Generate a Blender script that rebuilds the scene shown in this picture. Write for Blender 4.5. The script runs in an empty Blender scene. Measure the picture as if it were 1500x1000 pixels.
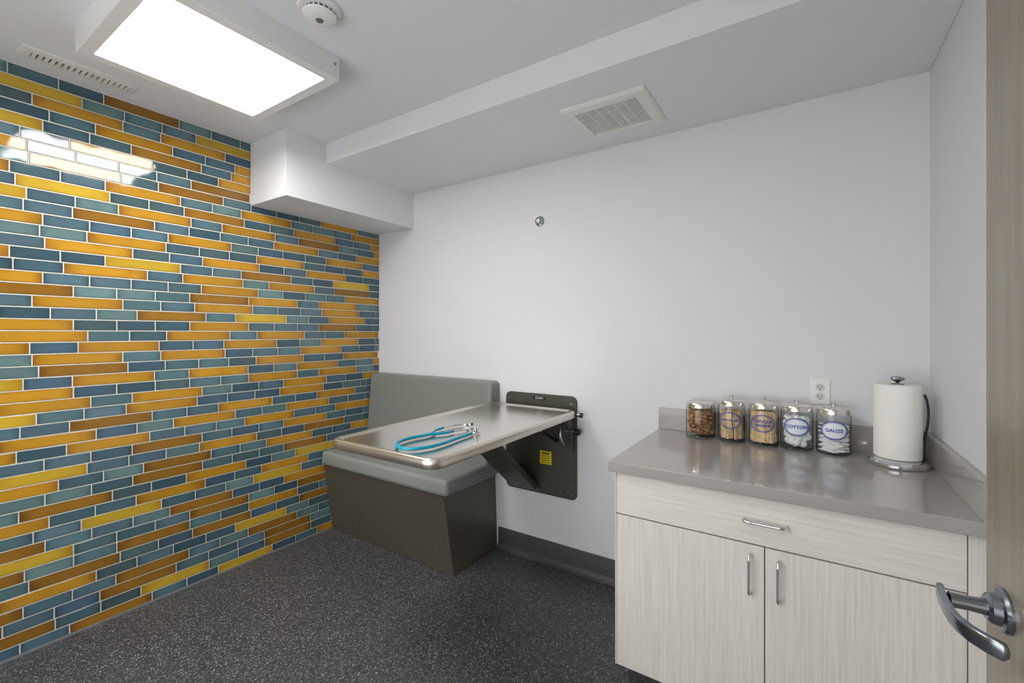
import bpy, bmesh, math, random
from mathutils import Vector, Matrix
random.seed(7)
S=bpy.context.scene
COL=bpy.context.collection
pi=math.pi
# ---------------------------------------------------------------- materials
def lin(c):
    return tuple(((v/255)/12.92 if v/255<=0.04045 else ((v/255+0.055)/1.055)**2.4) for v in c)+(1,)
def M(name,c,rough=0.5,metal=0.0,coat=0.0,spec=0.5,noise=None,bump=None):
    m=bpy.data.materials.new(name); m.use_nodes=True
    nt=m.node_tree; b=nt.nodes['Principled BSDF']
    b.inputs['Base Color'].default_value=lin(c); b.inputs['Roughness'].default_value=rough
    b.inputs['Metallic'].default_value=metal; b.inputs['Coat Weight'].default_value=coat
    b.inputs['Specular IOR Level'].default_value=spec
    tc=nt.nodes.new('ShaderNodeTexCoord')
    if noise:
        sc,amt=noise
        n=nt.nodes.new('ShaderNodeTexNoise'); n.inputs['Scale'].default_value=sc; n.inputs['Detail'].default_value=4
        nt.links.new(tc.outputs['Object'],n.inputs['Vector'])
        r=nt.nodes.new('ShaderNodeValToRGB')
        r.color_ramp.elements[0].position=.3; r.color_ramp.elements[1].position=.7
        r.color_ramp.elements[0].color=lin(tuple(max(0,v*(1-amt)) for v in c)); r.color_ramp.elements[1].color=lin(tuple(min(255,v*(1+amt)) for v in c))
        nt.links.new(n.outputs['Fac'],r.inputs['Fac']); nt.links.new(r.outputs['Color'],b.inputs['Base Color'])
    if bump:
        sc,st=bump
        n=nt.nodes.new('ShaderNodeTexNoise'); n.inputs['Scale'].default_value=sc; n.inputs['Detail'].default_value=3
        nt.links.new(tc.outputs['Object'],n.inputs['Vector'])
        bp=nt.nodes.new('ShaderNodeBump'); bp.inputs['Strength'].default_value=st; bp.inputs['Distance'].default_value=.002
        nt.links.new(n.outputs['Fac'],bp.inputs['Height']); nt.links.new(bp.outputs['Normal'],b.inputs['Normal'])
    return m
def emis(name,c,s):
    m=bpy.data.materials.new(name); m.use_nodes=True
    b=m.node_tree.nodes['Principled BSDF']; b.inputs['Base Color'].default_value=lin((240,240,240))
    b.inputs['Emission Color'].default_value=lin(c); b.inputs['Emission Strength'].default_value=s
    return m
def wood(name,c1,c2,scale,rough=.5,coat=0):
    m=M(name,c1,rough,coat=coat); nt=m.node_tree; b=nt.nodes['Principled BSDF']
    tc=nt.nodes.new('ShaderNodeTexCoord'); mp=nt.nodes.new('ShaderNodeMapping'); mp.inputs['Scale'].default_value=scale
    n=nt.nodes.new('ShaderNodeTexNoise'); n.inputs['Scale'].default_value=1; n.inputs['Detail'].default_value=6; n.inputs['Roughness'].default_value=.65; n.inputs['Distortion'].default_value=.3
    r=nt.nodes.new('ShaderNodeValToRGB'); r.color_ramp.elements[0].position=.32; r.color_ramp.elements[1].position=.62
    r.color_ramp.elements[0].color=lin(c2); r.color_ramp.elements[1].color=lin(c1)
    nt.links.new(tc.outputs['Object'],mp.inputs['Vector']); nt.links.new(mp.outputs['Vector'],n.inputs['Vector'])
    nt.links.new(n.outputs['Fac'],r.inputs['Fac']); nt.links.new(r.outputs['Color'],b.inputs['Base Color'])
    bp=nt.nodes.new('ShaderNodeBump'); bp.inputs['Strength'].default_value=.15; bp.inputs['Distance'].default_value=.001
    nt.links.new(n.outputs['Fac'],bp.inputs['Height']); nt.links.new(bp.outputs['Normal'],b.inputs['Normal'])
    return m
WALL=M('painted_wall',(221,222,225),.55,bump=(180,.08))
CEIL=M('painted_ceiling',(226,227,229),.7,bump=(150,.08))
SOFF=M('painted_soffit',(224,225,227),.6,bump=(150,.08))
GROUT=M('grout',(222,220,204),.85,noise=(60,.04))
BASEB=M('cove_base_rubber',(60,60,62),.45,noise=(220,.35))
CAB=wood('pale_woodgrain_laminate_vertical',(224,221,214),(206,202,194),(110,110,3.2),.45)
CABH=wood('pale_woodgrain_laminate_horizontal',(224,221,214),(208,204,196),(3.2,110,110),.45)
QUARTZ=M('grey_quartz',(164,160,155),.14,coat=.4,noise=(300,.03))
DOORW=wood('door_woodgrain',(138,130,115),(118,110,97),(60,60,2.0),.3,.2)
DOORE=wood('door_edge_wood',(176,150,118),(150,125,95),(60,60,2.0),.4)
STEEL=M('brushed_stainless',(226,223,216),.22,1.0,bump=(90,.02))
STEELR=M('satin_stainless_rim',(220,213,202),.3,1.0)
CHROME=M('chrome',(225,225,228),.12,1.0)
NICK=M('satin_nickel',(175,177,180),.28,1.0)
DKNICK=M('lever_satin_nickel',(150,156,164),.24,1.0)
BRACK=M('bracket_paint',(76,76,68),.42,.25,bump=(300,.15))
BLACK=M('black_plastic',(22,22,24),.4)
VSEAT=M('grey_vinyl_seat',(142,146,141),.38,bump=(35,.15))
VBACK=M('grey_vinyl_back',(128,132,126),.4,bump=(25,.15))
BBASE=M('bench_base_laminate',(98,93,82),.34,.3,noise=(40,.04),bump=(200,.05))
WHITEP=M('white_plastic',(232,232,230),.4)
GREYP=M('grille_white',(226,225,219),.5)
DARK=M('dark_void',(30,30,30),.8)
SLOT=M('slot_grey',(105,105,103),.8)
TEAL=M('teal_tubing',(0,150,178),.3)
YEL=M('yellow_label',(222,200,20),.5)
BLUEI=M('label_blue_ink',(30,70,165),.5)
LBLW=M('label_white',(226,232,240),.5)
PAPER=M('paper_towel',(238,237,232),.95,bump=(120,.5))
CARD=M('cardboard_core',(150,120,88),.9)
WOODS=M('birch_sticks',(226,196,152),.7,noise=(60,.12))
BISC=M('dog_biscuit',(160,118,76),.8,noise=(50,.25),bump=(90,.4))
COTT=M('cotton',(246,246,246),.95,bump=(80,.6))
LAMP=emis('lamp_diffuser',(255,252,248),22)
# glass (thin wall: clear with reflections and a denser look at grazing angles)
GLASS=bpy.data.materials.new('clear_glass'); GLASS.use_nodes=True
nt=GLASS.node_tree; nt.nodes.clear()
o_=nt.nodes.new('ShaderNodeOutputMaterial'); mx=nt.nodes.new('ShaderNodeMixShader'); tr=nt.nodes.new('ShaderNodeBsdfTransparent'); gl=nt.nodes.new('ShaderNodeBsdfGlossy')
lw=nt.nodes.new('ShaderNodeLayerWeight'); lw.inputs['Blend'].default_value=.5
pw=nt.nodes.new('ShaderNodeMath'); pw.operation='POWER'; pw.inputs[1].default_value=3.5; nt.links.new(lw.outputs['Facing'],pw.inputs[0])
ma=nt.nodes.new('ShaderNodeMath'); ma.operation='MULTIPLY_ADD'; ma.inputs[1].default_value=.5; ma.inputs[2].default_value=.05; nt.links.new(pw.outputs[0],ma.inputs[0])
gr=nt.nodes.new('ShaderNodeValToRGB'); gr.color_ramp.elements[0].position=.55; gr.color_ramp.elements[0].color=(.96,.975,.97,1); gr.color_ramp.elements[1].position=.95; gr.color_ramp.elements[1].color=(.22,.25,.25,1)
nt.links.new(lw.outputs['Facing'],gr.inputs['Fac']); nt.links.new(gr.outputs['Color'],tr.inputs['Color'])
gl.inputs['Roughness'].default_value=.03; gl.inputs['Color'].default_value=(.9,.9,.9,1)
nt.links.new(ma.outputs[0],mx.inputs['Fac'])
nt.links.new(tr.outputs[0],mx.inputs[1]); nt.links.new(gl.outputs[0],mx.inputs[2]); nt.links.new(mx.outputs[0],o_.inputs['Surface'])
# floor
FLOOR=M('speckled_floor',(72,72,76),.33); nt=FLOOR.node_tree; b=nt.nodes['Principled BSDF']
tc=nt.nodes.new('ShaderNodeTexCoord')
v=nt.nodes.new('ShaderNodeTexVoronoi'); v.inputs['Scale'].default_value=210
nt.links.new(tc.outputs['Object'],v.inputs['Vector'])
sep=nt.nodes.new('ShaderNodeSeparateColor'); nt.links.new(v.outputs['Color'],sep.inputs['Color'])
r=nt.nodes.new('ShaderNodeValToRGB'); e=r.color_ramp.elements; r.color_ramp.interpolation='CONSTANT'
e[0].position=0; e[0].color=lin((54,54,57)); e[1].position=.3; e[1].color=lin((72,72,75))
for p,c in ((.64,(88,88,91)),(.86,(114,114,117)),(.955,(150,149,150))):
    x=e.new(p); x.color=lin(c)
nt.links.new(sep.outputs['Red'],r.inputs['Fac'])
n2=nt.nodes.new('ShaderNodeTexNoise'); n2.inputs['Scale'].default_value=2.5; n2.inputs['Detail'].default_value=5; nt.links.new(tc.outputs['Object'],n2.inputs['Vector'])
mr=nt.nodes.new('ShaderNodeMapRange'); mr.inputs['To Min'].default_value=.26; mr.inputs['To Max'].default_value=.46; nt.links.new(n2.outputs['Fac'],mr.inputs['Value']); nt.links.new(mr.outputs['Result'],b.inputs['Roughness'])
nt.links.new(r.outputs['Color'],b.inputs['Base Color'])
bp=nt.nodes.new('ShaderNodeBump'); bp.inputs['Strength'].default_value=.25; bp.inputs['Distance'].default_value=.001
nt.links.new(sep.outputs['Green'],bp.inputs['Height']); nt.links.new(bp.outputs['Normal'],b.inputs['Normal'])
# tile glaze
TILE=M('glazed_tile',(80,110,120),.07,coat=.0); nt=TILE.node_tree; b=nt.nodes['Principled BSDF']
a1=nt.nodes.new('ShaderNodeAttribute'); a1.attribute_name='Col'; a2=nt.nodes.new('ShaderNodeAttribute'); a2.attribute_name='Edge'
tc=nt.nodes.new('ShaderNodeTexCoord'); uvs=nt.nodes.new('ShaderNodeSeparateXYZ'); nt.links.new(tc.outputs['UV'],uvs.inputs['Vector'])
n=nt.nodes.new('ShaderNodeTexNoise'); n.inputs['Scale'].default_value=14; n.inputs['Detail'].default_value=3; nt.links.new(tc.outputs['Object'],n.inputs['Vector'])
def mth(op,x,y=None):
    k=nt.nodes.new('ShaderNodeMath'); k.operation=op
    for i,q in enumerate((x,y)):
        if q is None: continue
        if isinstance(q,(int,float)): k.inputs[i].default_value=q
        else: nt.links.new(q,k.inputs[i])
    return k.outputs[0]
ux=mth('ABSOLUTE',mth('SUBTRACT',uvs.outputs['X'],.5)); ux=mth('POWER',mth('MULTIPLY',ux,2),5)
uy=mth('POWER',mth('MULTIPLY',mth('ABSOLUTE',mth('SUBTRACT',uvs.outputs['Y'],.5)),2),4)
ed=mth('ADD',mth('MAXIMUM',ux,mth('MULTIPLY',uy,.55)),mth('MULTIPLY',mth('SUBTRACT',n.outputs['Fac'],.5),1.1))
ed.node.use_clamp=True
mixc=nt.nodes.new('ShaderNodeMixRGB'); nt.links.new(ed,mixc.inputs[0]); nt.links.new(a1.outputs['Color'],mixc.inputs[1]); nt.links.new(a2.outputs['Color'],mixc.inputs[2])
nt.links.new(mixc.outputs[0],b.inputs['Base Color'])
n3=nt.nodes.new('ShaderNodeTexNoise'); n3.inputs['Scale'].default_value=9; n3.inputs['Detail'].default_value=1; nt.links.new(tc.outputs['Object'],n3.inputs['Vector'])
bp=nt.nodes.new('ShaderNodeBump'); bp.inputs['Strength'].default_value=.4; bp.inputs['Distance'].default_value=.005
nt.links.new(n3.outputs['Fac'],bp.inputs['Height']); nt.links.new(bp.outputs['Normal'],b.inputs['Normal'])

# ---------------------------------------------------------------- helpers
def empty(name,loc=(0,0,0)):
    o=bpy.data.objects.new(name,None); o.location=loc; COL.objects.link(o); o.empty_display_size=.05; return o
def mk(name,verts,faces,mat,parent=None,smooth=False,bevel=0,seg=3,sub=0):
    me=bpy.data.meshes.new(name); me.from_pydata([tuple(v) for v in verts],[],faces)
    bm=bmesh.new(); bm.from_mesh(me); bmesh.ops.recalc_face_normals(bm,faces=bm.faces); bm.to_mesh(me); bm.free()
    me.materials.append(mat); o=bpy.data.objects.new(name,me); COL.objects.link(o)
    if smooth or bevel:
        for p in me.polygons: p.use_smooth=True
    if bevel:
        m=o.modifiers.new('b','BEVEL'); m.width=bevel; m.segments=seg; m.limit_method='ANGLE'; m.angle_limit=.5
        w=o.modifiers.new('w','WEIGHTED_NORMAL'); w.keep_sharp=True
    if sub:
        m=o.modifiers.new('s','SUBSURF'); m.levels=sub; m.render_levels=sub
    if parent: o.parent=parent
    return o
BF=[(0,1,2,3),(4,7,6,5),(0,4,5,1),(1,5,6,2),(2,6,7,3),(3,7,4,0)]
def box(name,x0,x1,y0,y1,z0,z1,mat,parent=None,bevel=0,seg=3):
    vs=[(x0,y0,z0),(x1,y0,z0),(x1,y1,z0),(x0,y1,z0),(x0,y0,z1),(x1,y0,z1),(x1,y1,z1),(x0,y1,z1)]
    return mk(name,vs,BF,mat,parent,bevel=bevel,seg=seg)
def autosm(o,ang=.6):
    me=o.data
    for p in me.polygons: p.use_smooth=True
    bm=bmesh.new(); bm.from_mesh(me)
    for e in bm.edges:
        if len(e.link_faces)==2 and e.calc_face_angle(0)>ang: e.smooth=False
    bm.to_mesh(me); bm.free()
def lathe(name,prof,center,mat,parent=None,seg=48,axis='Z',close=False,rot=None):
    vs=[];fs=[];n=len(prof)
    for i in range(seg):
        a=2*pi*i/seg
        for r_,z_ in prof: vs.append(Vector((max(r_,1e-5)*math.cos(a),max(r_,1e-5)*math.sin(a),z_)))
    for i in range(seg):
        j=(i+1)%seg
        for k in range(n-1 if not close else n):
            l=(k+1)%n
            fs.append((i*n+k,j*n+k,j*n+l,i*n+l))
    R=Matrix.Identity(3)
    if axis=='Y': R=Matrix.Rotation(pi/2,3,'X')   # z -> -y
    if axis=='X': R=Matrix.Rotation(-pi/2,3,'Y')  # z -> -x
    if rot is not None: R=rot
    c=Vector(center)
    o=mk(name,[R@v_+c for v_ in vs],fs,mat,parent)
    bm=bmesh.new(); bm.from_mesh(o.data); bmesh.ops.remove_doubles(bm,verts=bm.verts,dist=5e-5); bmesh.ops.recalc_face_normals(bm,faces=bm.faces); bm.to_mesh(o.data); bm.free()
    autosm(o); return o
def tube(name,pts,r,mat,parent=None,cyc=False,smooth=True):
    cu=bpy.data.curves.new(name,'CURVE'); cu.dimensions='3D'; cu.bevel_depth=r; cu.bevel_resolution=5; cu.use_fill_caps=True; cu.resolution_u=10
    if smooth:
        sp=cu.splines.new('BEZIER'); sp.bezier_points.add(len(pts)-1)
        for p,q in zip(sp.bezier_points,pts): p.co=q; p.handle_left_type=p.handle_right_type='AUTO'
    else:
        sp=cu.splines.new('POLY'); sp.points.add(len(pts)-1)
        for p,q in zip(sp.points,pts): p.co=(*q,1)
    sp.use_cyclic_u=cyc
    o=bpy.data.objects.new(name,cu); COL.objects.link(o)
    dg=bpy.context.evaluated_depsgraph_get(); me=bpy.data.meshes.new_from_object(o.evaluated_get(dg)); bpy.data.objects.remove(o)
    o=bpy.data.objects.new(name,me); COL.objects.link(o); me.materials.clear(); me.materials.append(mat)
    for p in me.polygons: p.use_smooth=True
    if parent: o.parent=parent
    return o
def rr(x0,x1,y0,y1,r,z,n=8):
    out=[]
    for cx,cy,a0 in ((x1-r,y1-r,0),(x0+r,y1-r,pi/2),(x0+r,y0+r,pi),(x1-r,y0+r,1.5*pi)):
        for i in range(n+1):
            a=a0+pi/2*i/n; out.append(Vector((cx+r*math.cos(a),cy+r*math.sin(a),z)))
    return out
def loft(name,loops,mat,parent=None,cap0=True,cap1=True,xf=None,ang=.6):
    n=len(loops[0]); vs=[v_ for l in loops for v_ in l]
    if xf: vs=[xf(v_) for v_ in vs]
    fs=[]
    for k in range(len(loops)-1):
        for i in range(n):
            j=(i+1)%n; fs.append((k*n+i,k*n+j,(k+1)*n+j,(k+1)*n+i))
    if cap0: fs.append(tuple(range(n)))
    if cap1: fs.append(tuple((len(loops)-1)*n+i for i in range(n)))
    o=mk(name,vs,fs,mat,parent); autosm(o,ang); return o
def textmesh(name,s,size,mat,parent,fn,bold=0.0):
    cu=bpy.data.curves.new(name,'FONT'); cu.body=s; cu.size=size; cu.align_x='CENTER'; cu.align_y='CENTER'; cu.offset=bold
    o=bpy.data.objects.new(name,cu); COL.objects.link(o)
    bpy.context.view_layer.update()
    dg=bpy.context.evaluated_depsgraph_get(); me=bpy.data.meshes.new_from_object(o.evaluated_get(dg)); bpy.data.objects.remove(o)
    for v_ in me.vertices: v_.co=fn(v_.co.x,v_.co.y)
    me.materials.clear(); me.materials.append(mat)
    o=bpy.data.objects.new(name,me); COL.objects.link(o)
    if parent: o.parent=parent
    return o

# ---------------------------------------------------------------- room
XL,XR,YB,YF,H=-2.848,.41,2.39,-1.0,2.56
box('floor',XL-.1,XR+1.1,YF-.4,YB+.1,-.08,0,FLOOR)
box('ceiling',XL-.1,XR+1.1,YF-.4,YB+.1,H,H+.08,CEIL)
wl=box('wall_left',XL-.1,XL,YF-.1,YB+.1,0,H,GROUT)
box('wall_back',XL,XR,YB,YB+.1,0,H,WALL)
box('wall_front',XL,XR,YF-.1,YF,0,H,WALL)
# right wall with doorway (Y -0.78..0.16)
wr=empty('wall_right')
box('wall_segment',XR,XR+.1,.16,YB+.1,0,H,WALL,wr)
box('wall_segment_near',XR,XR+.1,YF-.1,-.80,0,H,WALL,wr)
box('wall_header',XR,XR+.1,-.80,.16,2.12,H,WALL,wr)
fr=empty('trim_1')
box('jamb_a',XR-.012,XR+.112,.13,.16,0,2.12,NICK,fr,.002)
box('jamb_b',XR-.012,XR+.112,-.80,-.77,0,2.12,NICK,fr,.002)
box('head',XR-.012,XR+.112,-.77,.13,2.09,2.12,NICK,fr,.002)
box('wall_corridor',XR+.9,XR+1.0,-1.3,.9,0,H,WALL)
box('soffit',-2.46,XR,1.66,YB,2.436,H,SOFF,bevel=.003)
box('duct_enclosure',XL,-2.46,1.404,YB,2.178,H,SOFF,bevel=.003)
# baseboards
def baseb(name,x0,x1):
    prof=[(YB,0.0),(YB-.03,0.0),(YB-.024,.006),(YB-.012,.02),(YB-.007,.04),(YB-.006,.13),(YB-.004,.134),(YB,.135)]
    vs=[(x0,y,z) for y,z in prof]+[(x1,y,z) for y,z in prof]; n=len(prof)
    fs=[(i,(i+1)%n,n+(i+1)%n,n+i) for i in range(n)]+[tuple(range(n)),tuple(range(n,2*n))]
    o=mk(name,vs,fs,BASEB); autosm(o,.5)
baseb('baseboard_back',-1.68,-.63)
box('baseboard_left',XL,XL+.012,YF,1.93,0,.008,M('floor_edge_sealant',(120,122,120),.5))

# ---------------------------------------------------------------- tiles
LAY="0:60;1:24,84;2:8,150;3:14,70;4:38,129;5:47,110;6:77;7:30;8:99;9:64;10:22,150;11:44,108;12:5;13:25,80;14:113;15:83,160;16:12,63;17:38,101;18:60,128;19:18;20:83;21:30,140,190;22:14,66,115,171;23:50,148,200;24:48,96;25:16,70,125,191;26:35,94,142;27:30,180;28:85,133;29:48,183;30:30,105,146,182;31:20,110,200;32:58,103,149,197;33:10,140;34:5,46,111,176;35:66,147;36:20,99,197;37:61,159;38:15,81,130,178;39:43,107,173;40:10,73,138;41:47,96,190;42:15,113,165;43:60,130;44:20,76,126;45:69;46:48,97;47:33,118;48:72"
P=.05225; U=.1565; g=.0046
tv=[];tf=[];cols=[];edges=[];uvl=[]
def jit(c,a):
    k=1+random.uniform(-a,a); return tuple(min(255,max(0,x*k)) for x in c)
def addtile(y0,y1,z0,z1,kind,dark):
    y0=max(y0,YF); y1=min(y1,YB-.001)
    if y1-y0<.012: return
    if kind=='o':
        q=random.random()
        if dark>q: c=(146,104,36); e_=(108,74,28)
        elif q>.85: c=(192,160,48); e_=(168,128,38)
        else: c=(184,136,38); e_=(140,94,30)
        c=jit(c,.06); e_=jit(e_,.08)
    else:
        c,e_=random.choice([((84,114,120),(62,88,97)),((76,103,113),(56,80,92)),((98,125,125),(72,98,101)),((72,96,113),(54,75,92)),((76,98,102),(56,76,82)),((86,110,121),(62,84,98)),((66,92,104),(50,72,84))])
        c=jit(c,.1); e_=jit(e_,.08)
    x0=XL+.0002; x1=XL+.0030; b_=.0014
    t1,t2=random.uniform(-.0006,.0006),random.uniform(-.00022,.00022)
    base=len(tv)
    tv.extend([(x0,y0,z0),(x0,y1,z0),(x0,y1,z1),(x0,y0,z1)])
    tv.extend([(x1-.0012,y0+.0003,z0+.0003),(x1-.0012,y1-.0003,z0+.0003),(x1-.0012,y1-.0003,z1-.0003),(x1-.0012,y0+.0003,z1-.0003)])
    tv.extend([(x1+t1+t2,y0+b_,z0+b_),(x1-t1+t2,y1-b_,z0+b_),(x1-t1-t2,y1-b_,z1-b_),(x1+t1-t2,y0+b_,z1-b_)])
    B=base
    fl=[(B+8,B+9,B+10,B+11)]
    for i in range(4):
        j=(i+1)%4
        fl.append((B+i,B+j,B+4+j,B+4+i)); fl.append((B+4+i,B+4+j,B+8+j,B+8+i))
    for k,f in enumerate(fl):
        tf.append(f); cols.append(lin(c)); edges.append(lin(e_)); uvl.append([(0,0),(1,0),(1,1),(0,1)] if k==0 else [(0,0)]*4)
rows={int(s.split(':')[0]):[float(x)/100 for x in s.split(':')[1].split(',')] for s in LAY.split(';')}
for rI in range(49):
    st=rows.get(rI,[random.uniform(.3,2.0)])
    ph=st[0]%U
    occ=set(); starts=[]
    for y in st:
        k=round((y-ph)/U)
        if k in occ or k+1 in occ: k+=1
        if k in occ or k+1 in occ: continue
        occ|={k,k+1}; starts.append(k)
    k0=int(math.floor((YF-ph)/U))-1; k1=int((YB-ph)/U)+1
    ss=sorted(starts)+[k1+4]; cur=k0-random.randint(0,1)
    for s in ss:
        while s-cur>=6:
            off=random.choice([2,2,3]); a=cur+off
            if a+2>s-1: break
            starts.append(a); cur=a+2
        cur=s+2
    so=set(starts); z0=rI*P; z1=(rI+1)*P-g
    k=k0
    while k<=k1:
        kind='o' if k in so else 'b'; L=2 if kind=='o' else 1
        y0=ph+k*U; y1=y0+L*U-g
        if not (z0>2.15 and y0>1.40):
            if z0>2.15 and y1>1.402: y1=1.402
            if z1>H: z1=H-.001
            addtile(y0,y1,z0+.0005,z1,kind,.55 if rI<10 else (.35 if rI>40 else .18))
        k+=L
me=bpy.data.meshes.new('tiles'); me.from_pydata(tv,[],tf)
ca=me.color_attributes.new('Col','FLOAT_COLOR','CORNER'); cb=me.color_attributes.new('Edge','FLOAT_COLOR','CORNER'); uv=me.uv_layers.new(name='UV')
for p,c,e_,u in zip(me.polygons,cols,edges,uvl):
    for i,li in enumerate(p.loop_indices):
        ca.data[li].color=c; cb.data[li].color=e_; uv.data[li].uv=u[i]
me.materials.append(TILE)
tiles=bpy.data.objects.new('tiles',me); COL.objects.link(tiles); tiles.parent=wl
bm=bmesh.new(); bm.from_mesh(me); bmesh.ops.recalc_face_normals(bm,faces=bm.faces); bm.to_mesh(me); bm.free()

# ---------------------------------------------------------------- ceiling fixtures
def troffer(x0,x1,y0,y1,zb=2.462):
    p=empty('ceiling_light_fixture')
    w=.045; zt=H
    L=[rr(x0,x1,y0,y1,.006,zt,3),rr(x0,x1,y0,y1,.006,zb+.002,3),rr(x0+.003,x1-.003,y0+.003,y1-.003,.006,zb,3),
       rr(x0+w,x1-w,y0+w,y1-w,.002,zb+.001,3),rr(x0+w,x1-w,y0+w,y1-w,.002,zb+.006,3)]
    loft('frame',L,WHITEP,p,cap0=False,cap1=False,ang=.4)
    box('diffuser',x0+w-.002,x1-w+.002,y0+w-.002,y1-w+.002,zb+.004,zb+.010,LAMP,p)
    for yy in (y0+.025,y1-.025):
        lathe('end_screw',[(0,0),(.006,0),(.006,.003),(0,.004)],(x1,yy,zb+.06),NICK,p,16,rot=Matrix.Rotation(pi/2,3,'Y'))
    return p
troffer(-2.315,-1.645,.50,1.175)
troffer(-1.45,-.80,-.85,-.2)  # added second fixture, unseen behind the camera, gives extra fill
def area(name,loc,target,sx,sy,power,col):
    l=bpy.data.lights.new(name,'AREA'); l.shape='RECTANGLE'; l.size=sx; l.size_y=sy; l.energy=power; l.color=col
    o=bpy.data.objects.new(name,l); COL.objects.link(o); o.location=loc
    o.rotation_euler=(Vector(target)-Vector(loc)).to_track_quat('-Z','Y').to_euler(); return o
area('added_fill_light',(-1.1,-.92,1.25),(-1.1,1.6,1.75),2.4,1.7,37,(.97,.985,1.0))  # added unseen fill by the front wall, brightens walls and ceiling
area('added_corridor_fill',(.95,-.3,2.5),(.9,-.3,0),.6,.6,20,(1,.98,.95))  # added unseen lamp outside the doorway, more fill for the room
# smoke detector
sd=empty('smoke_detector')
c=(-1.453,.954)
lathe('base',[(0,H),(.072,H),(.074,H-.004),(.070,H-.014),(.06,H-.016),(0,H-.016)],(c[0],c[1],0),WHITEP,sd,64)
lathe('vent_ring',[(.05,H-.016),(.05,H-.028),(.03,H-.028)],(c[0],c[1],0),SLOT,sd,48)
lathe('dome',[(.056,H-.026),(.055,H-.033),(.04,H-.042),(.0,H-.045)],(c[0],c[1],0),WHITEP,sd,64)
for i in range(20):
    a=2*pi*i/20; x=c[0]+.054*math.cos(a); y=c[1]+.054*math.sin(a)
    box('rib_%d'%i,x-.002,x+.002,y-.002,y+.002,H-.028,H-.014,WHITEP,sd)
lathe('test_button',[(0,H-.047),(.012,H-.047),(.013,H-.043)],(c[0],c[1],0),SLOT,sd,24)
# linear vent in the ceiling
lv=empty('linear_air_vent')
x0,x1,y0,y1=-2.735,-2.625,.415,.79
L=[rr(x0,x1,y0,y1,.004,H,3),rr(x0,x1,y0,y1,.004,H-.006,3),rr(x0+.028,x1-.028,y0+.03,y1-.02,.002,H-.010,3),rr(x0+.028,x1-.028,y0+.03,y1-.02,.002,H-.001,3)]
loft('frame',L,GREYP,lv,False,False,ang=.3)
box('duct_back',x0+.02,x1-.02,y0+.02,y1-.015,H-.002,H-.001,SLOT,lv)
for i in range(17):
    y=y0+.03+(y1-y0-.05)*(i+.5)/17
    box('louvre_%d'%i,x0+.026,x1-.026,y-.006,y+.006,H-.010,H-.003,GREYP,lv)
# square exhaust grille on the soffit
ev=empty('exhaust_vent_grille'); zs=2.436
x0,x1,y0,y1=-.963,-.566,1.86,2.224
L=[rr(x0,x1,y0,y1,.006,zs,3),rr(x0,x1,y0,y1,.006,zs-.006,3),rr(x0+.012,x1-.012,y0+.012,y1-.012,.004,zs-.014,3),rr(x0+.052,x1-.052,y0+.052,y1-.052,.003,zs-.016,3),rr(x0+.056,x1-.056,y0+.056,y1-.056,.003,zs-.002,3)]
loft('frame',L,GREYP,ev,False,False,ang=.3)
box('duct_back',x0+.05,x1-.05,y0+.05,y1-.05,zs-.002,zs-.001,DARK,ev)
ns=15; yy0=y0+.056; yy1=y1-.056
for i in range(ns):
    y=yy0+(yy1-yy0)*(i+.5)/ns
    box('louvre_%d'%i,x0+.055,x1-.055,y-.0034,y+.0034,zs-.0125,zs-.009,GREYP,ev)
for f in (.18,.34,.5,.66,.82):
    xm=x0+.06+(x1-x0-.12)*f
    box('divider_%d'%int(f*100),xm-.0025,xm+.0025,yy0,yy1,zs-.013,zs-.009,GREYP,ev)
# wall bumper
ws=empty('wall_door_stop')
lathe('escutcheon',[(0,0),(.031,0),(.031,.004),(.026,.010),(.022,.012),(.021,.024),(.017,.028),(.0155,.027),(.0155,.02)],(-1.37,YB,2.085),NICK,ws,40,'Y')
lathe('bumper',[(.015,.018),(.013,.024),(0,.026)],(-1.37,YB,2.085),WHITEP,ws,32,'Y')
# outlet
ol=empty('wall_outlet'); ox,oz=.05,1.14
loft('cover_plate',[rr(ox-.037,ox+.037,oz-.058,oz+.058,.004,0,4),rr(ox-.037,ox+.037,oz-.058,oz+.058,.004,.003,4),rr(ox-.034,ox+.034,oz-.055,oz+.055,.003,.006,4)],WHITEP,ol,xf=lambda v_:Vector((v_.x,YB-v_.z,v_.y)))
for dz in (-.0195,.0195):
    loft('receptacle',[rr(ox-.017,ox+.017,oz+dz-.0145,oz+dz+.0145,.012,.005,6),rr(ox-.017,ox+.017,oz+dz-.0145,oz+dz+.0145,.012,.0085,6)],M('receptacle_face',(205,205,203),.4),ol,xf=lambda v_:Vector((v_.x,YB-v_.z,v_.y)))
    box('slot_l',ox-.0075,ox-.0052,YB-.0092,YB-.008,oz+dz-.003,oz+dz+.007,DARK,ol)
    box('slot_r',ox+.0052,ox+.0075,YB-.0092,YB-.008,oz+dz-.003,oz+dz+.006,DARK,ol)
    lathe('ground_hole',[(0,.0092),(.0025,.0092),(.0025,.008)],(ox,YB,oz+dz-.009),DARK,ol,12,'Y')
lathe('screw',[(0,.0075),(.003,.007),(.003,.005)],(ox,YB,oz),NICK,ol,16,'Y')

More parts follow.
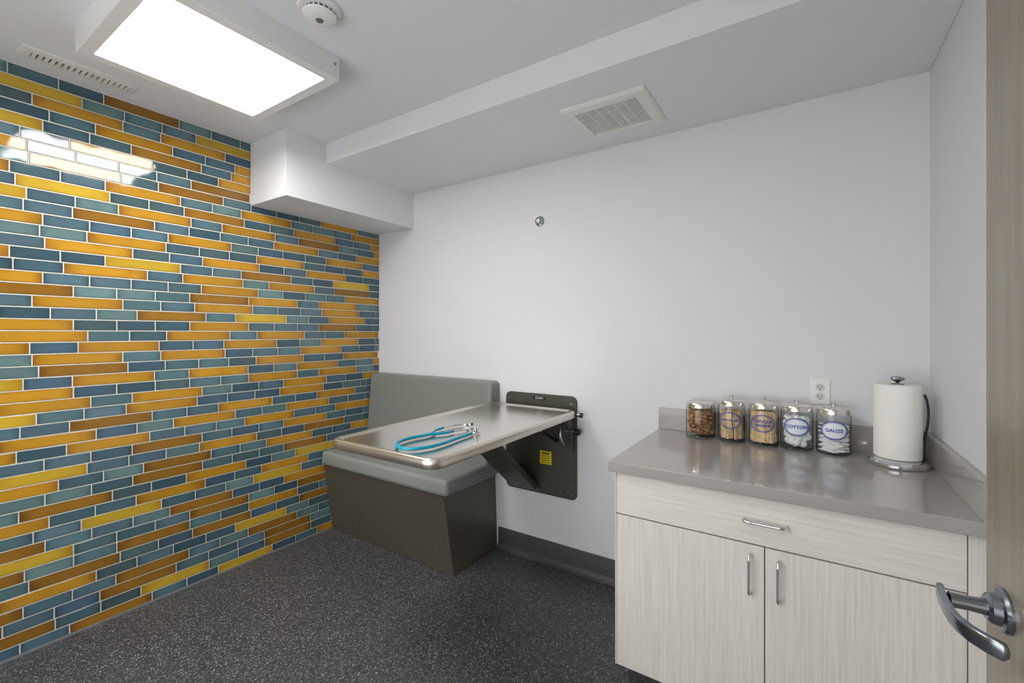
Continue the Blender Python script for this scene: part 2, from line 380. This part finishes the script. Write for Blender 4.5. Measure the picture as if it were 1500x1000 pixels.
# ---------------------------------------------------------------- bench
bn=empty('upholstered_bench')
vs=[(XL+.008,1.965,0),(-1.69,1.955,0),(-1.69,YB-.002,0),(XL+.008,YB-.002,0),(XL+.008,1.90,.475),(-1.705,1.885,.475),(-1.705,YB-.002,.475),(XL+.008,YB-.002,.475)]
mk('plinth',vs,BF,BBASE,bn,bevel=.004)
def cushion(name,x0,x1,y0,y1,z0,z1,r,e,mat,xf=None,axis='z'):
    L=[]
    n=6
    for i in range(n+1):
        a=-pi/2+pi/2*i/n
        L.append(rr(x0+e-e*math.cos(a),x1-e+e*math.cos(a),y0+e-e*math.cos(a),y1-e+e*math.cos(a),max(r-e+e*math.cos(a),.004),z0+e+e*math.sin(a),6))
    for i in range(n+1):
        a=pi/2*i/n
        L.append(rr(x0+e-e*math.cos(a),x1-e+e*math.cos(a),y0+e-e*math.cos(a),y1-e+e*math.cos(a),max(r-e+e*math.cos(a),.004),z1-e+e*math.sin(a),6))
    return loft(name,L,mat,bn,ang=1.5,xf=xf)
cushion('seat_cushion',XL+.010,-1.672,1.87,YB-.004,.477,.572,.03,.022,VSEAT)
tube('seat_piping',[v_ for v_ in rr(XL+.012,-1.674,1.872,YB-.006,.03,.500,6)],.0035,VBACK,bn,True,False)
def bx(v_):
    lean=(1.085-v_.y)*.09
    return Vector((v_.x,YB-.004-v_.z-lean*(v_.z/.09),v_.y))
L=[]
x0,x1,z0,z1=XL+.012,-1.672,.55,1.085
def rr2(x0,x1,y0,y1,r,z): return rr(x0,x1,y0,y1,r,z,8)
e_=.02
L.append(rr2(x0,x1,z0,z1,.03,0))
for i in range(7):
    a=pi/2*i/6
    L.append(rr2(x0+e_*(1-math.cos(a)),x1-e_*(1-math.cos(a)),z0+e_*(1-math.cos(a)),z1-e_*(1-math.cos(a)),max(.03-e_*(1-math.cos(a)),.004),.09-e_+e_*math.sin(a)))
loft('back_cushion',L,VBACK,bn,xf=bx,ang=1.5)

# ---------------------------------------------------------------- exam table
et=empty('folding_exam_table')
tx0,tx1,ty0,ty1=-1.692,-1.085,1.15,2.325
def tz(v_):
    return Vector((v_.x,v_.y,v_.z-(ty1-v_.y)*.006))
zt=.960
L=[rr(tx0+.02,tx1-.02,ty0+.02,ty1-.02,.04,zt-.040,10),rr(tx0+.004,tx1-.004,ty0+.004,ty1-.004,.055,zt-.040,10),rr(tx0,tx1,ty0,ty1,.058,zt-.034,10),rr(tx0,tx1,ty0,ty1,.058,zt-.009,10),
   rr(tx0+.003,tx1-.003,ty0+.003,ty1-.003,.056,zt-.003,10),rr(tx0+.009,tx1-.009,ty0+.009,ty1-.009,.05,zt,10),rr(tx0+.018,tx1-.018,ty0+.018,ty1-.018,.042,zt-.001,10),
   rr(tx0+.026,tx1-.026,ty0+.026,ty1-.026,.036,zt-.006,10),rr(tx0+.036,tx1-.036,ty0+.036,ty1-.036,.03,zt-.0085,10)]
loft('tray_rim',L,STEELR,et,True,False,xf=tz,ang=.9)
loft('tray_surface',[rr(tx0+.034,tx1-.034,ty0+.034,ty1-.034,.03,zt-.0083,10)],STEEL,et,False,True,xf=tz)
# wall plate
loft('wall_plate',[rr(-1.618,-1.118,.415,1.025,.035,0,8),rr(-1.618,-1.118,.415,1.025,.035,.006,8),rr(-1.616,-1.120,.417,1.023,.034,.008,8)],BRACK,et,xf=lambda v_:Vector((v_.x,YB-v_.z,v_.y)),ang=.3)
for x,z in ((-1.59,.98),(-1.15,.98),(-1.15,.50),(-1.15,.45),(-1.585,.45),(-1.36,1.0),(-1.22,.45)):
    lathe('bolt',[(0,.013),(.005,.013),(.007,.010),(.007,.007)],(x,YB,z),NICK,et,16,'Y')
for x in (-1.60,-1.135):
    vs=[(x-.003,YB-.008,.93),(x-.003,YB-.10,.92),(x-.003,YB-.10,.88),(x-.003,YB-.008,.70)]
    vs+= [(a+.006,b_,c_) for a,b_,c_ in vs]
    mk('bracket_cheek',vs,[(0,1,2,3),(4,5,6,7),(0,4,5,1),(1,5,6,2),(2,6,7,3),(3,7,4,0)],BRACK,et,bevel=.0015)
tube('hinge_pin',[(-1.64,YB-.05,.928),(-1.07,YB-.05,.928)],.010,NICK,et,smooth=False)
for x in (-1.64,-1.072):
    lathe('hinge_cap',[(0,-.008),(.014,-.008),(.014,.006),(0,.008)],(x,YB-.05,.928),BLACK,et,20,'X')
box('hinge_rail',-1.66,-1.10,YB-.07,YB-.055,.912,.953,BRACK,et,.002)
def strut(name,x0,x1,thk,off):
    A=Vector((0,2.345,.440)); B=Vector((0,1.80,.905)); d=(B-A).normalized(); n_=Vector((0,d.z,-d.y)); n_=n_ if n_.z<0 else -n_
    vs=[]
    for x in (x0,x1):
        for p,s in ((A,off),(B,off),(B,off+thk),(A,off+thk)):
            q=p-n_*s; vs.append((x,q.y,q.z))
    return mk(name,vs,BF,BRACK,et,bevel=.003)
strut('strut_web',-1.56,-1.37,.004,0)
strut('strut_flange_a',-1.374,-1.37,.032,0)
strut('strut_flange_b',-1.56,-1.556,.032,0)
box('under_frame_a',-1.56,-1.53,1.40,2.32,.895,.921,BRACK,et,.003)
box('under_frame_b',-1.40,-1.37,1.40,2.32,.895,.921,BRACK,et,.003)
tube('strut_pivot',[(-1.575,1.81,.895),(-1.355,1.81,.895)],.009,NICK,et,smooth=False)
tube('strut_foot_pivot',[(-1.575,2.355,.452),(-1.355,2.355,.452)],.010,NICK,et,smooth=False)
tube('gas_spring_body',[(-1.245,2.372,.755),(-1.27,2.24,.83)],.011,BLACK,et,smooth=False)
tube('gas_spring_rod',[(-1.27,2.24,.83),(-1.285,2.16,.875),(-1.295,2.10,.915)],.005,CHROME,et,smooth=False)
tube('latch_lever',[(-1.19,YB-.02,.90),(-1.19,YB-.06,.86),(-1.185,YB-.085,.81),(-1.18,YB-.07,.76),(-1.18,YB-.035,.735)],.009,NICK,et)
tube('latch_shaft',[(-1.20,YB-.05,.83),(-1.10,YB-.05,.83)],.007,NICK,et,smooth=False)
lathe('latch_knob',[(0,-.022),(.014,-.022),(.019,-.016),(.019,.010),(.012,.016),(0,.016)],(-1.10,YB-.05,.83),BLACK,et,24,'X')
box('warning_label',-1.365,-1.285,YB-.0095,YB-.0082,.60,.68,YEL,et)
for i in range(5):
    w=.03 if i else .026
    box('warning_text_%d'%i,-1.325-w,-1.325+w,YB-.0102,YB-.0095,.662-i*.013,.665-i*.013+(.005 if i==0 else 0),DARK,et)
box('maker_label',-1.415,-1.325,YB-.0095,YB-.0082,.988,1.008,BLACK,et)
textmesh('maker_text','EXAM',.02,WHITEP,et,lambda x,y:Vector((-1.37+x,YB-.0099,.998+y)))

# ---------------------------------------------------------------- cabinet
cb_=empty('base_cabinet')
CX0,CX1,CY0,CZ=-.645,.408,1.66,.90
box('carcass',-.625,.405,1.70,YB-.001,.105,CZ-.04,CAB,cb_,.001)
box('toe_kick',-.60,.40,1.77,YB-.001,0,.105,BASEB,cb_)
yf=1.681; 
box('side_stile',-.625,-.621,yf+.001,1.70,.105,CZ-.041,CAB,cb_)
box('drawer_front',-.619,.362,yf,1.699,.698,CZ-.046,CABH,cb_,.0012)
box('door_left',-.619,-.1165,yf,1.699,.108,.693,CAB,cb_,.0012)
box('door_right',-.1125,.362,yf,1.699,.108,.693,CAB,cb_,.0012)
box('filler_stile',.365,.405,yf+.004,1.70,.105,CZ-.041,CAB,cb_,.001)
def pull(name,a,b_):
    a=Vector(a);b_=Vector(b_); d=(b_-a).normalized(); o=Vector((0,-.028,0))
    tube(name,[a,a+o*.75,a+o+d*.010,a+o+d*.03,b_+o-d*.03,b_+o-d*.010,b_+o*.75,b_],.0048,CHROME,cb_)
pull('drawer_pull',(-.175,yf,.777),(-.055,yf,.777))
pull('door_pull_left',(-.158,yf,.665),(-.158,yf,.537))
pull('door_pull_right',(-.076,yf,.662),(-.076,yf,.534))
ct=empty('countertop')
box('slab',CX0,CX1,CY0,YB-.001,CZ-.04,CZ,QUARTZ,ct,.003)
box('backsplash_back',CX0,CX1,YB-.020,YB-.001,CZ,CZ+.108,QUARTZ,ct,.002)
box('backsplash_side',CX1-.019,CX1,CY0,YB-.020,CZ,CZ+.108,QUARTZ,ct,.002)

# ---------------------------------------------------------------- jars
def jar(name,cx,cy,r,h,knob=True,label=None,fill=None,lines=1):
    p=empty(name,(cx,cy,CZ)); 
    def fix(o): o.parent=p; o.matrix_parent_inverse=Matrix.Translation((-cx,-cy,-CZ)); return o
    z=CZ+.0005; t=.0025; hb=h-.022
    prof=[(0,.002),(r-.008,0),(r-.002,.003),(r,.009),(r,hb-.018),(r-.003,hb-.008),(r-.008,hb-.003),(r-.008,hb)]
    fix(lathe('glass_body',prof,(cx,cy,z),GLASS,None,56))
    fix(lathe('glass_base',[(0,.006),(r-.006,.006),(r-.004,.008)],(cx,cy,z),GLASS,None,56))
    lr=r-.002
    lid=[(0,hb+.016),(lr-.012,hb+.015),(lr-.003,hb+.011),(lr,hb+.006),(lr,hb-.010),(lr-.002,hb-.010),(lr-.002,hb-.001),(0,hb-.001)]
    fix(lathe('steel_lid',lid,(cx,cy,z),STEEL,None,56))
    if knob:
        fix(lathe('lid_knob',[(0,hb+.034),(.006,hb+.034),(.010,hb+.030),(.009,hb+.025),(.004,hb+.022),(.004,hb+.015)],(cx,cy,z),STEEL,None,24))
    R=r-t-.001; rnd=random.Random(name+str(cx))
    vs=[];fs=[]
    def addbox(c_,sx,sy,sz,rot):
        B=len(vs)
        for (a,b2,c2) in ((-1,-1,-1),(1,-1,-1),(1,1,-1),(-1,1,-1),(-1,-1,1),(1,-1,1),(1,1,1),(-1,1,1)):
            v_=rot@Vector((a*sx,b2*sy,c2*sz)); vs.append((c_[0]+v_.x,c_[1]+v_.y,c_[2]+v_.z))
        fs.extend([tuple(B+i for i in f) for f in BF])
    if fill=='biscuits':
        for i in range(240):
            q=R-.0145; rad=q*math.sqrt(rnd.random()); a=rnd.random()*2*pi; zz=z+.018+(hb*.76)*rnd.random()
            rot=Matrix.Rotation(rnd.random()*pi,3,'Z')@Matrix.Rotation(rnd.uniform(-.9,.9),3,'X')
            c_=Vector((cx+rad*math.cos(a),cy+rad*math.sin(a),zz))
            addbox(c_,.0095,.0042,.004,rot)
            for s1 in (-1,1):
                for s2 in (-1,1):
                    v_=rot@Vector((s1*.0095,s2*.0038,0)); addbox(c_+v_,.0038,.0038,.0042,rot)
        o=mk('biscuits',vs,fs,BISC,None,bevel=.001,seg=2)
    elif fill in('sticks','depressors'):
        L_=.066 if fill=='depressors' else .062
        for i in range(230 if fill=='sticks' else 120):
            rad=(R-.003)*math.sqrt(rnd.random()); a=rnd.random()*2*pi
            sx,sy=((.0014,.0014) if fill=='sticks' else (.0085,.0009))
            tilt=rnd.uniform(-.10,.10); 
            rr_=min(rad,R-.017) if fill=='depressors' else min(rad,R-.010)
            rot=Matrix.Rotation(rnd.random()*pi if fill=='sticks' else rnd.uniform(-.5,.5),3,'Z')@Matrix.Rotation(tilt,3,'X')@Matrix.Rotation(tilt*rnd.choice((-1,1)),3,'Y')
            addbox(Vector((cx+rr_*math.cos(a),cy+rr_*math.sin(a),z+.014+L_+rnd.uniform(0,.006))),sx,sy,L_,rot)
        o=mk('wooden_sticks',vs,fs,WOODS,None)
    elif fill=='cotton':
        bm=bmesh.new()
        for k in range(200):
            q=R-.016; rad=q*math.sqrt(rnd.random()); a=rnd.random()*2*pi; zz=z+.024+(hb*.64)*rnd.random()
            bmesh.ops.create_icosphere(bm,subdivisions=2,radius=rnd.uniform(.012,.0155),matrix=Matrix.Translation((cx+rad*math.cos(a),cy+rad*math.sin(a),zz)))
        me=bpy.data.meshes.new('c'); bm.to_mesh(me); bm.free(); me.materials.append(COTT)
        o=bpy.data.objects.new('cotton_balls',me); COL.objects.link(o)
        for q in me.polygons: q.use_smooth=True
    else:
        zz=z+.012
        while zz<z+hb*.70:
            rot=Matrix.Rotation(rnd.uniform(0,1.5),3,'Z')@Matrix.Rotation(rnd.uniform(-.04,.04),3,'X')
            addbox(Vector((cx+rnd.uniform(-.001,.001),cy+rnd.uniform(-.001,.001),zz)),R*.68,R*.68,.0036,rot); zz+=.0066
        o=mk('gauze_pads',vs,fs,COTT,None,bevel=.002,seg=2)
    fix(o)
    if label:
        zc=z+hb*.58; Rr=r+.0008; ex,ez=.050,.038
        def cylp(x,y,d=0): 
            a=x/r; return Vector((cx+(Rr+d)*math.sin(a),cy-(Rr+d)*math.cos(a),zc+y))
        def ring(nm,s0,s1,mat,d):
            vs=[];fs=[];n=64;m_=8
            for j in range(m_+1):
                s=s0+(s1-s0)*j/m_
                for i in range(n):
                    a=2*pi*i/n; vs.append(cylp(ex*s*math.cos(a),ez*s*math.sin(a),d))
            for j in range(m_):
                for i in range(n):
                    k=(i+1)%n; fs.append((j*n+i,j*n+k,(j+1)*n+k,(j+1)*n+i))
            return fix(mk(nm,vs,fs,mat,None))
        if lines[1]: ring('label_field',.0,.86,LBLW,.0)
        ring('label_ring',.91,1.0,BLUEI,.0002); ring('label_inner_ring',.82,.85,BLUEI,.0004)
        for k,tx in enumerate(label):
            dy=(len(label)-1)*.009-k*.018
            fix(textmesh('label_text_%d'%k,tx,.0185 if len(tx)<7 else .0118,BLUEI,None,lambda x,y:cylp(x,y+dy,.0012),.0005))
    return p
jar('glass_biscuit_jar',-.425,2.292,.066,.176,False,None,'biscuits')
jar('glass_apothecary_jar',-.290,2.285,.056,.198,True,['APPLICATORS'],'sticks',(1,False))
jar('glass_apothecary_jar',-.160,2.285,.059,.198,True,['TONGUE','DEPRESSORS'],'depressors',(1,False))
jar('glass_apothecary_jar',-.035,2.285,.060,.198,True,['COTTON'],'cotton',(1,True))
jar('glass_apothecary_jar',.094,2.285,.060,.198,True,['GAUZE'],'gauze',(1,True))

# ---------------------------------------------------------------- paper towel holder
pt=empty('paper_towel_holder'); px,py=.288,2.215; z=CZ
lathe('base_disc',[(0,.0005),(.088,.0005),(.092,.006),(.092,.014),(.085,.024),(.070,.028),(0,.028)],(px,py,z),CHROME,pt,64)
lathe('roll',[(.02,.030),(.068,.030),(.071,.034),(.0715,.10),(.071,.20),(.070,.300),(.067,.305),(.02,.305)],(px,py,z),PAPER,pt,64,close=True)
tube('roll_flap',[(px-.0713,py-.005,z+.034),(px-.0713,py-.005,z+.302)],.0009,PAPER,pt,smooth=False)
lathe('core',[(.0195,.029),(.0195,.3065),(.018,.3065),(.018,.029)],(px,py,z),CARD,pt,32)
tube('post',[(px,py,z+.02),(px,py,z+.318)],.006,NICK,pt,smooth=False)
lathe('knob',[(.006,.310),(.008,.316),(.018,.320),(.022,.325),(.020,.331),(.008,.335),(0,.335)],(px,py,z),DKNICK,pt,32)
ax,ay=px+.082,py+.012
tube('tension_arm',[(ax-.005,ay,z+.02),(ax-.004,ay,z+.10),(ax+.006,ay,z+.17),(ax+.004,ay,z+.24),(ax-.004,ay,z+.27)],.004,BLACK,pt)

# ---------------------------------------------------------------- stethoscope
sp=empty('stethoscope'); zz=.957
def T(l,dz=0): return [(x,y,zz+dz+(c2[0] if c2 else 0)) for x,y,*c2 in l]
tube('tubing',T([(-1.375,1.40),(-1.388,1.35),(-1.390,1.30),(-1.365,1.235),(-1.315,1.20),(-1.262,1.205),(-1.225,1.26),(-1.215,1.34),(-1.222,1.43),(-1.228,1.54)]),.0068,TEAL,sp)
tube('yoke_fork_a',T([(-1.378,1.39),(-1.380,1.45),(-1.405,1.50),(-1.412,1.56)]),.0055,TEAL,sp)
tube('yoke_fork_b',T([(-1.375,1.39),(-1.362,1.44),(-1.335,1.48),(-1.325,1.53)]),.0055,TEAL,sp)
tube('binaural_a',T([(-1.412,1.56),(-1.412,1.61),(-1.385,1.665),(-1.345,1.68)]),.0035,CHROME,sp)
tube('binaural_b',T([(-1.325,1.53),(-1.308,1.575),(-1.312,1.63),(-1.345,1.655,.01)]),.0035,CHROME,sp)
for x,y in ((-1.34,1.682),(-1.35,1.66)):
    lathe('ear_tip',[(0,-.007),(.005,-.005),(.007,0),(.005,.005),(0,.007)],(x,y,zz+.004),BLACK,sp,16)
lathe('chestpiece',[(0,-.005),(.021,-.005),(.022,0),(.018,.004),(.008,.006),(.008,.012),(.013,.016),(.012,.02),(0,.021)],(-1.232,1.575,zz+.001),CHROME,sp,32)

# ---------------------------------------------------------------- door
dr=empty('door_1',(0.255,1.075,0))
dr.rotation_euler=(0,0,math.radians(4.4))
def D(o): o.parent=dr; return o
D(box('leaf',0,.045,-.90,0,.008,2.08,DOORW,None,.0015))
D(box('latch_edge_strip',.0,.045,.0001,.0006,.008,2.08,DOORE,None))
D(box('latch_plate',.010,.036,.0006,.0016,.905,1.01,NICK,None))
ly,lz=-.068,.965
D(lathe('rosette',[(0,0),(.033,0),(.033,.004),(.030,.008),(.024,.010),(.022,.020),(.017,.024),(.0,.024)],(0,ly,lz),DKNICK,None,48,'X'))
D(lathe('neck',[(.0,.02),(.0125,.02),(.011,.045),(.012,.066),(.0,.070)],(0,ly,lz),DKNICK,None,32,'X'))
def sweep(name,pts,w,h,mat):
    n=len(pts); vs=[];fs=[];K=16
    for i,p in enumerate(pts):
        a=Vector(pts[max(i-1,0)]); b_=Vector(pts[min(i+1,n-1)]); d=(b_-a).normalized(); s=Vector((-d.y,d.x,0))
        f=1.0 if 0<i<n-1 else .55
        for k in range(K):
            t=2*pi*k/K; cx_=math.copysign(abs(math.cos(t))**.6,math.cos(t))*w*f; cz_=math.copysign(abs(math.sin(t))**.6,math.sin(t))*h*f
            vs.append(Vector(p)+s*cx_+Vector((0,0,cz_)))
    for i in range(n-1):
        for k in range(K):
            m_=(k+1)%K; fs.append((i*K+k,i*K+m_,(i+1)*K+m_,(i+1)*K+k))
    fs.append(tuple(range(K))); fs.append(tuple((n-1)*K+k for k in range(K)))
    return mk(name,vs,fs,mat,None,smooth=True)
D(sweep('lever',[(-.068,ly+.027,lz+.002),(-.071,ly+.022,lz+.002),(-.074,ly,lz),(-.077,ly-.03,lz),(-.078,ly-.055,lz),(-.076,ly-.078,lz),(-.069,ly-.098,lz),(-.058,ly-.115,lz),(-.045,ly-.128,lz),(-.042,ly-.131,lz)],.0055,.0125,DKNICK))
D(lathe('rosette_outer',[(0,0),(.033,0),(.033,.004),(.030,.008),(0,.009)],(.045,ly,lz),DKNICK,None,32,rot=Matrix.Rotation(pi/2,3,'Y')))
for z in (.25,1.04,1.85):
    D(tube('hinge',[(.045,-.905,z-.05),(.045,-.905,z+.05)],.007,NICK,None,smooth=False))

# ---------------------------------------------------------------- camera / world / colour
cam=bpy.data.cameras.new('camera'); co=bpy.data.objects.new('camera',cam); COL.objects.link(co)
co.location=(0,0,1.4); co.rotation_euler=(pi/2,0,math.atan2(.5505,.8348))
cam.sensor_width=36; cam.lens=36*654/1500; cam.shift_y=-13/1500; cam.clip_start=.02
S.camera=co
w=bpy.data.worlds.new('world'); S.world=w; w.use_nodes=True
w.node_tree.nodes['Background'].inputs[0].default_value=(.8,.85,.9,1); w.node_tree.nodes['Background'].inputs[1].default_value=.8
S.view_settings.view_transform='Standard'; S.view_settings.look='None'; S.view_settings.exposure=0
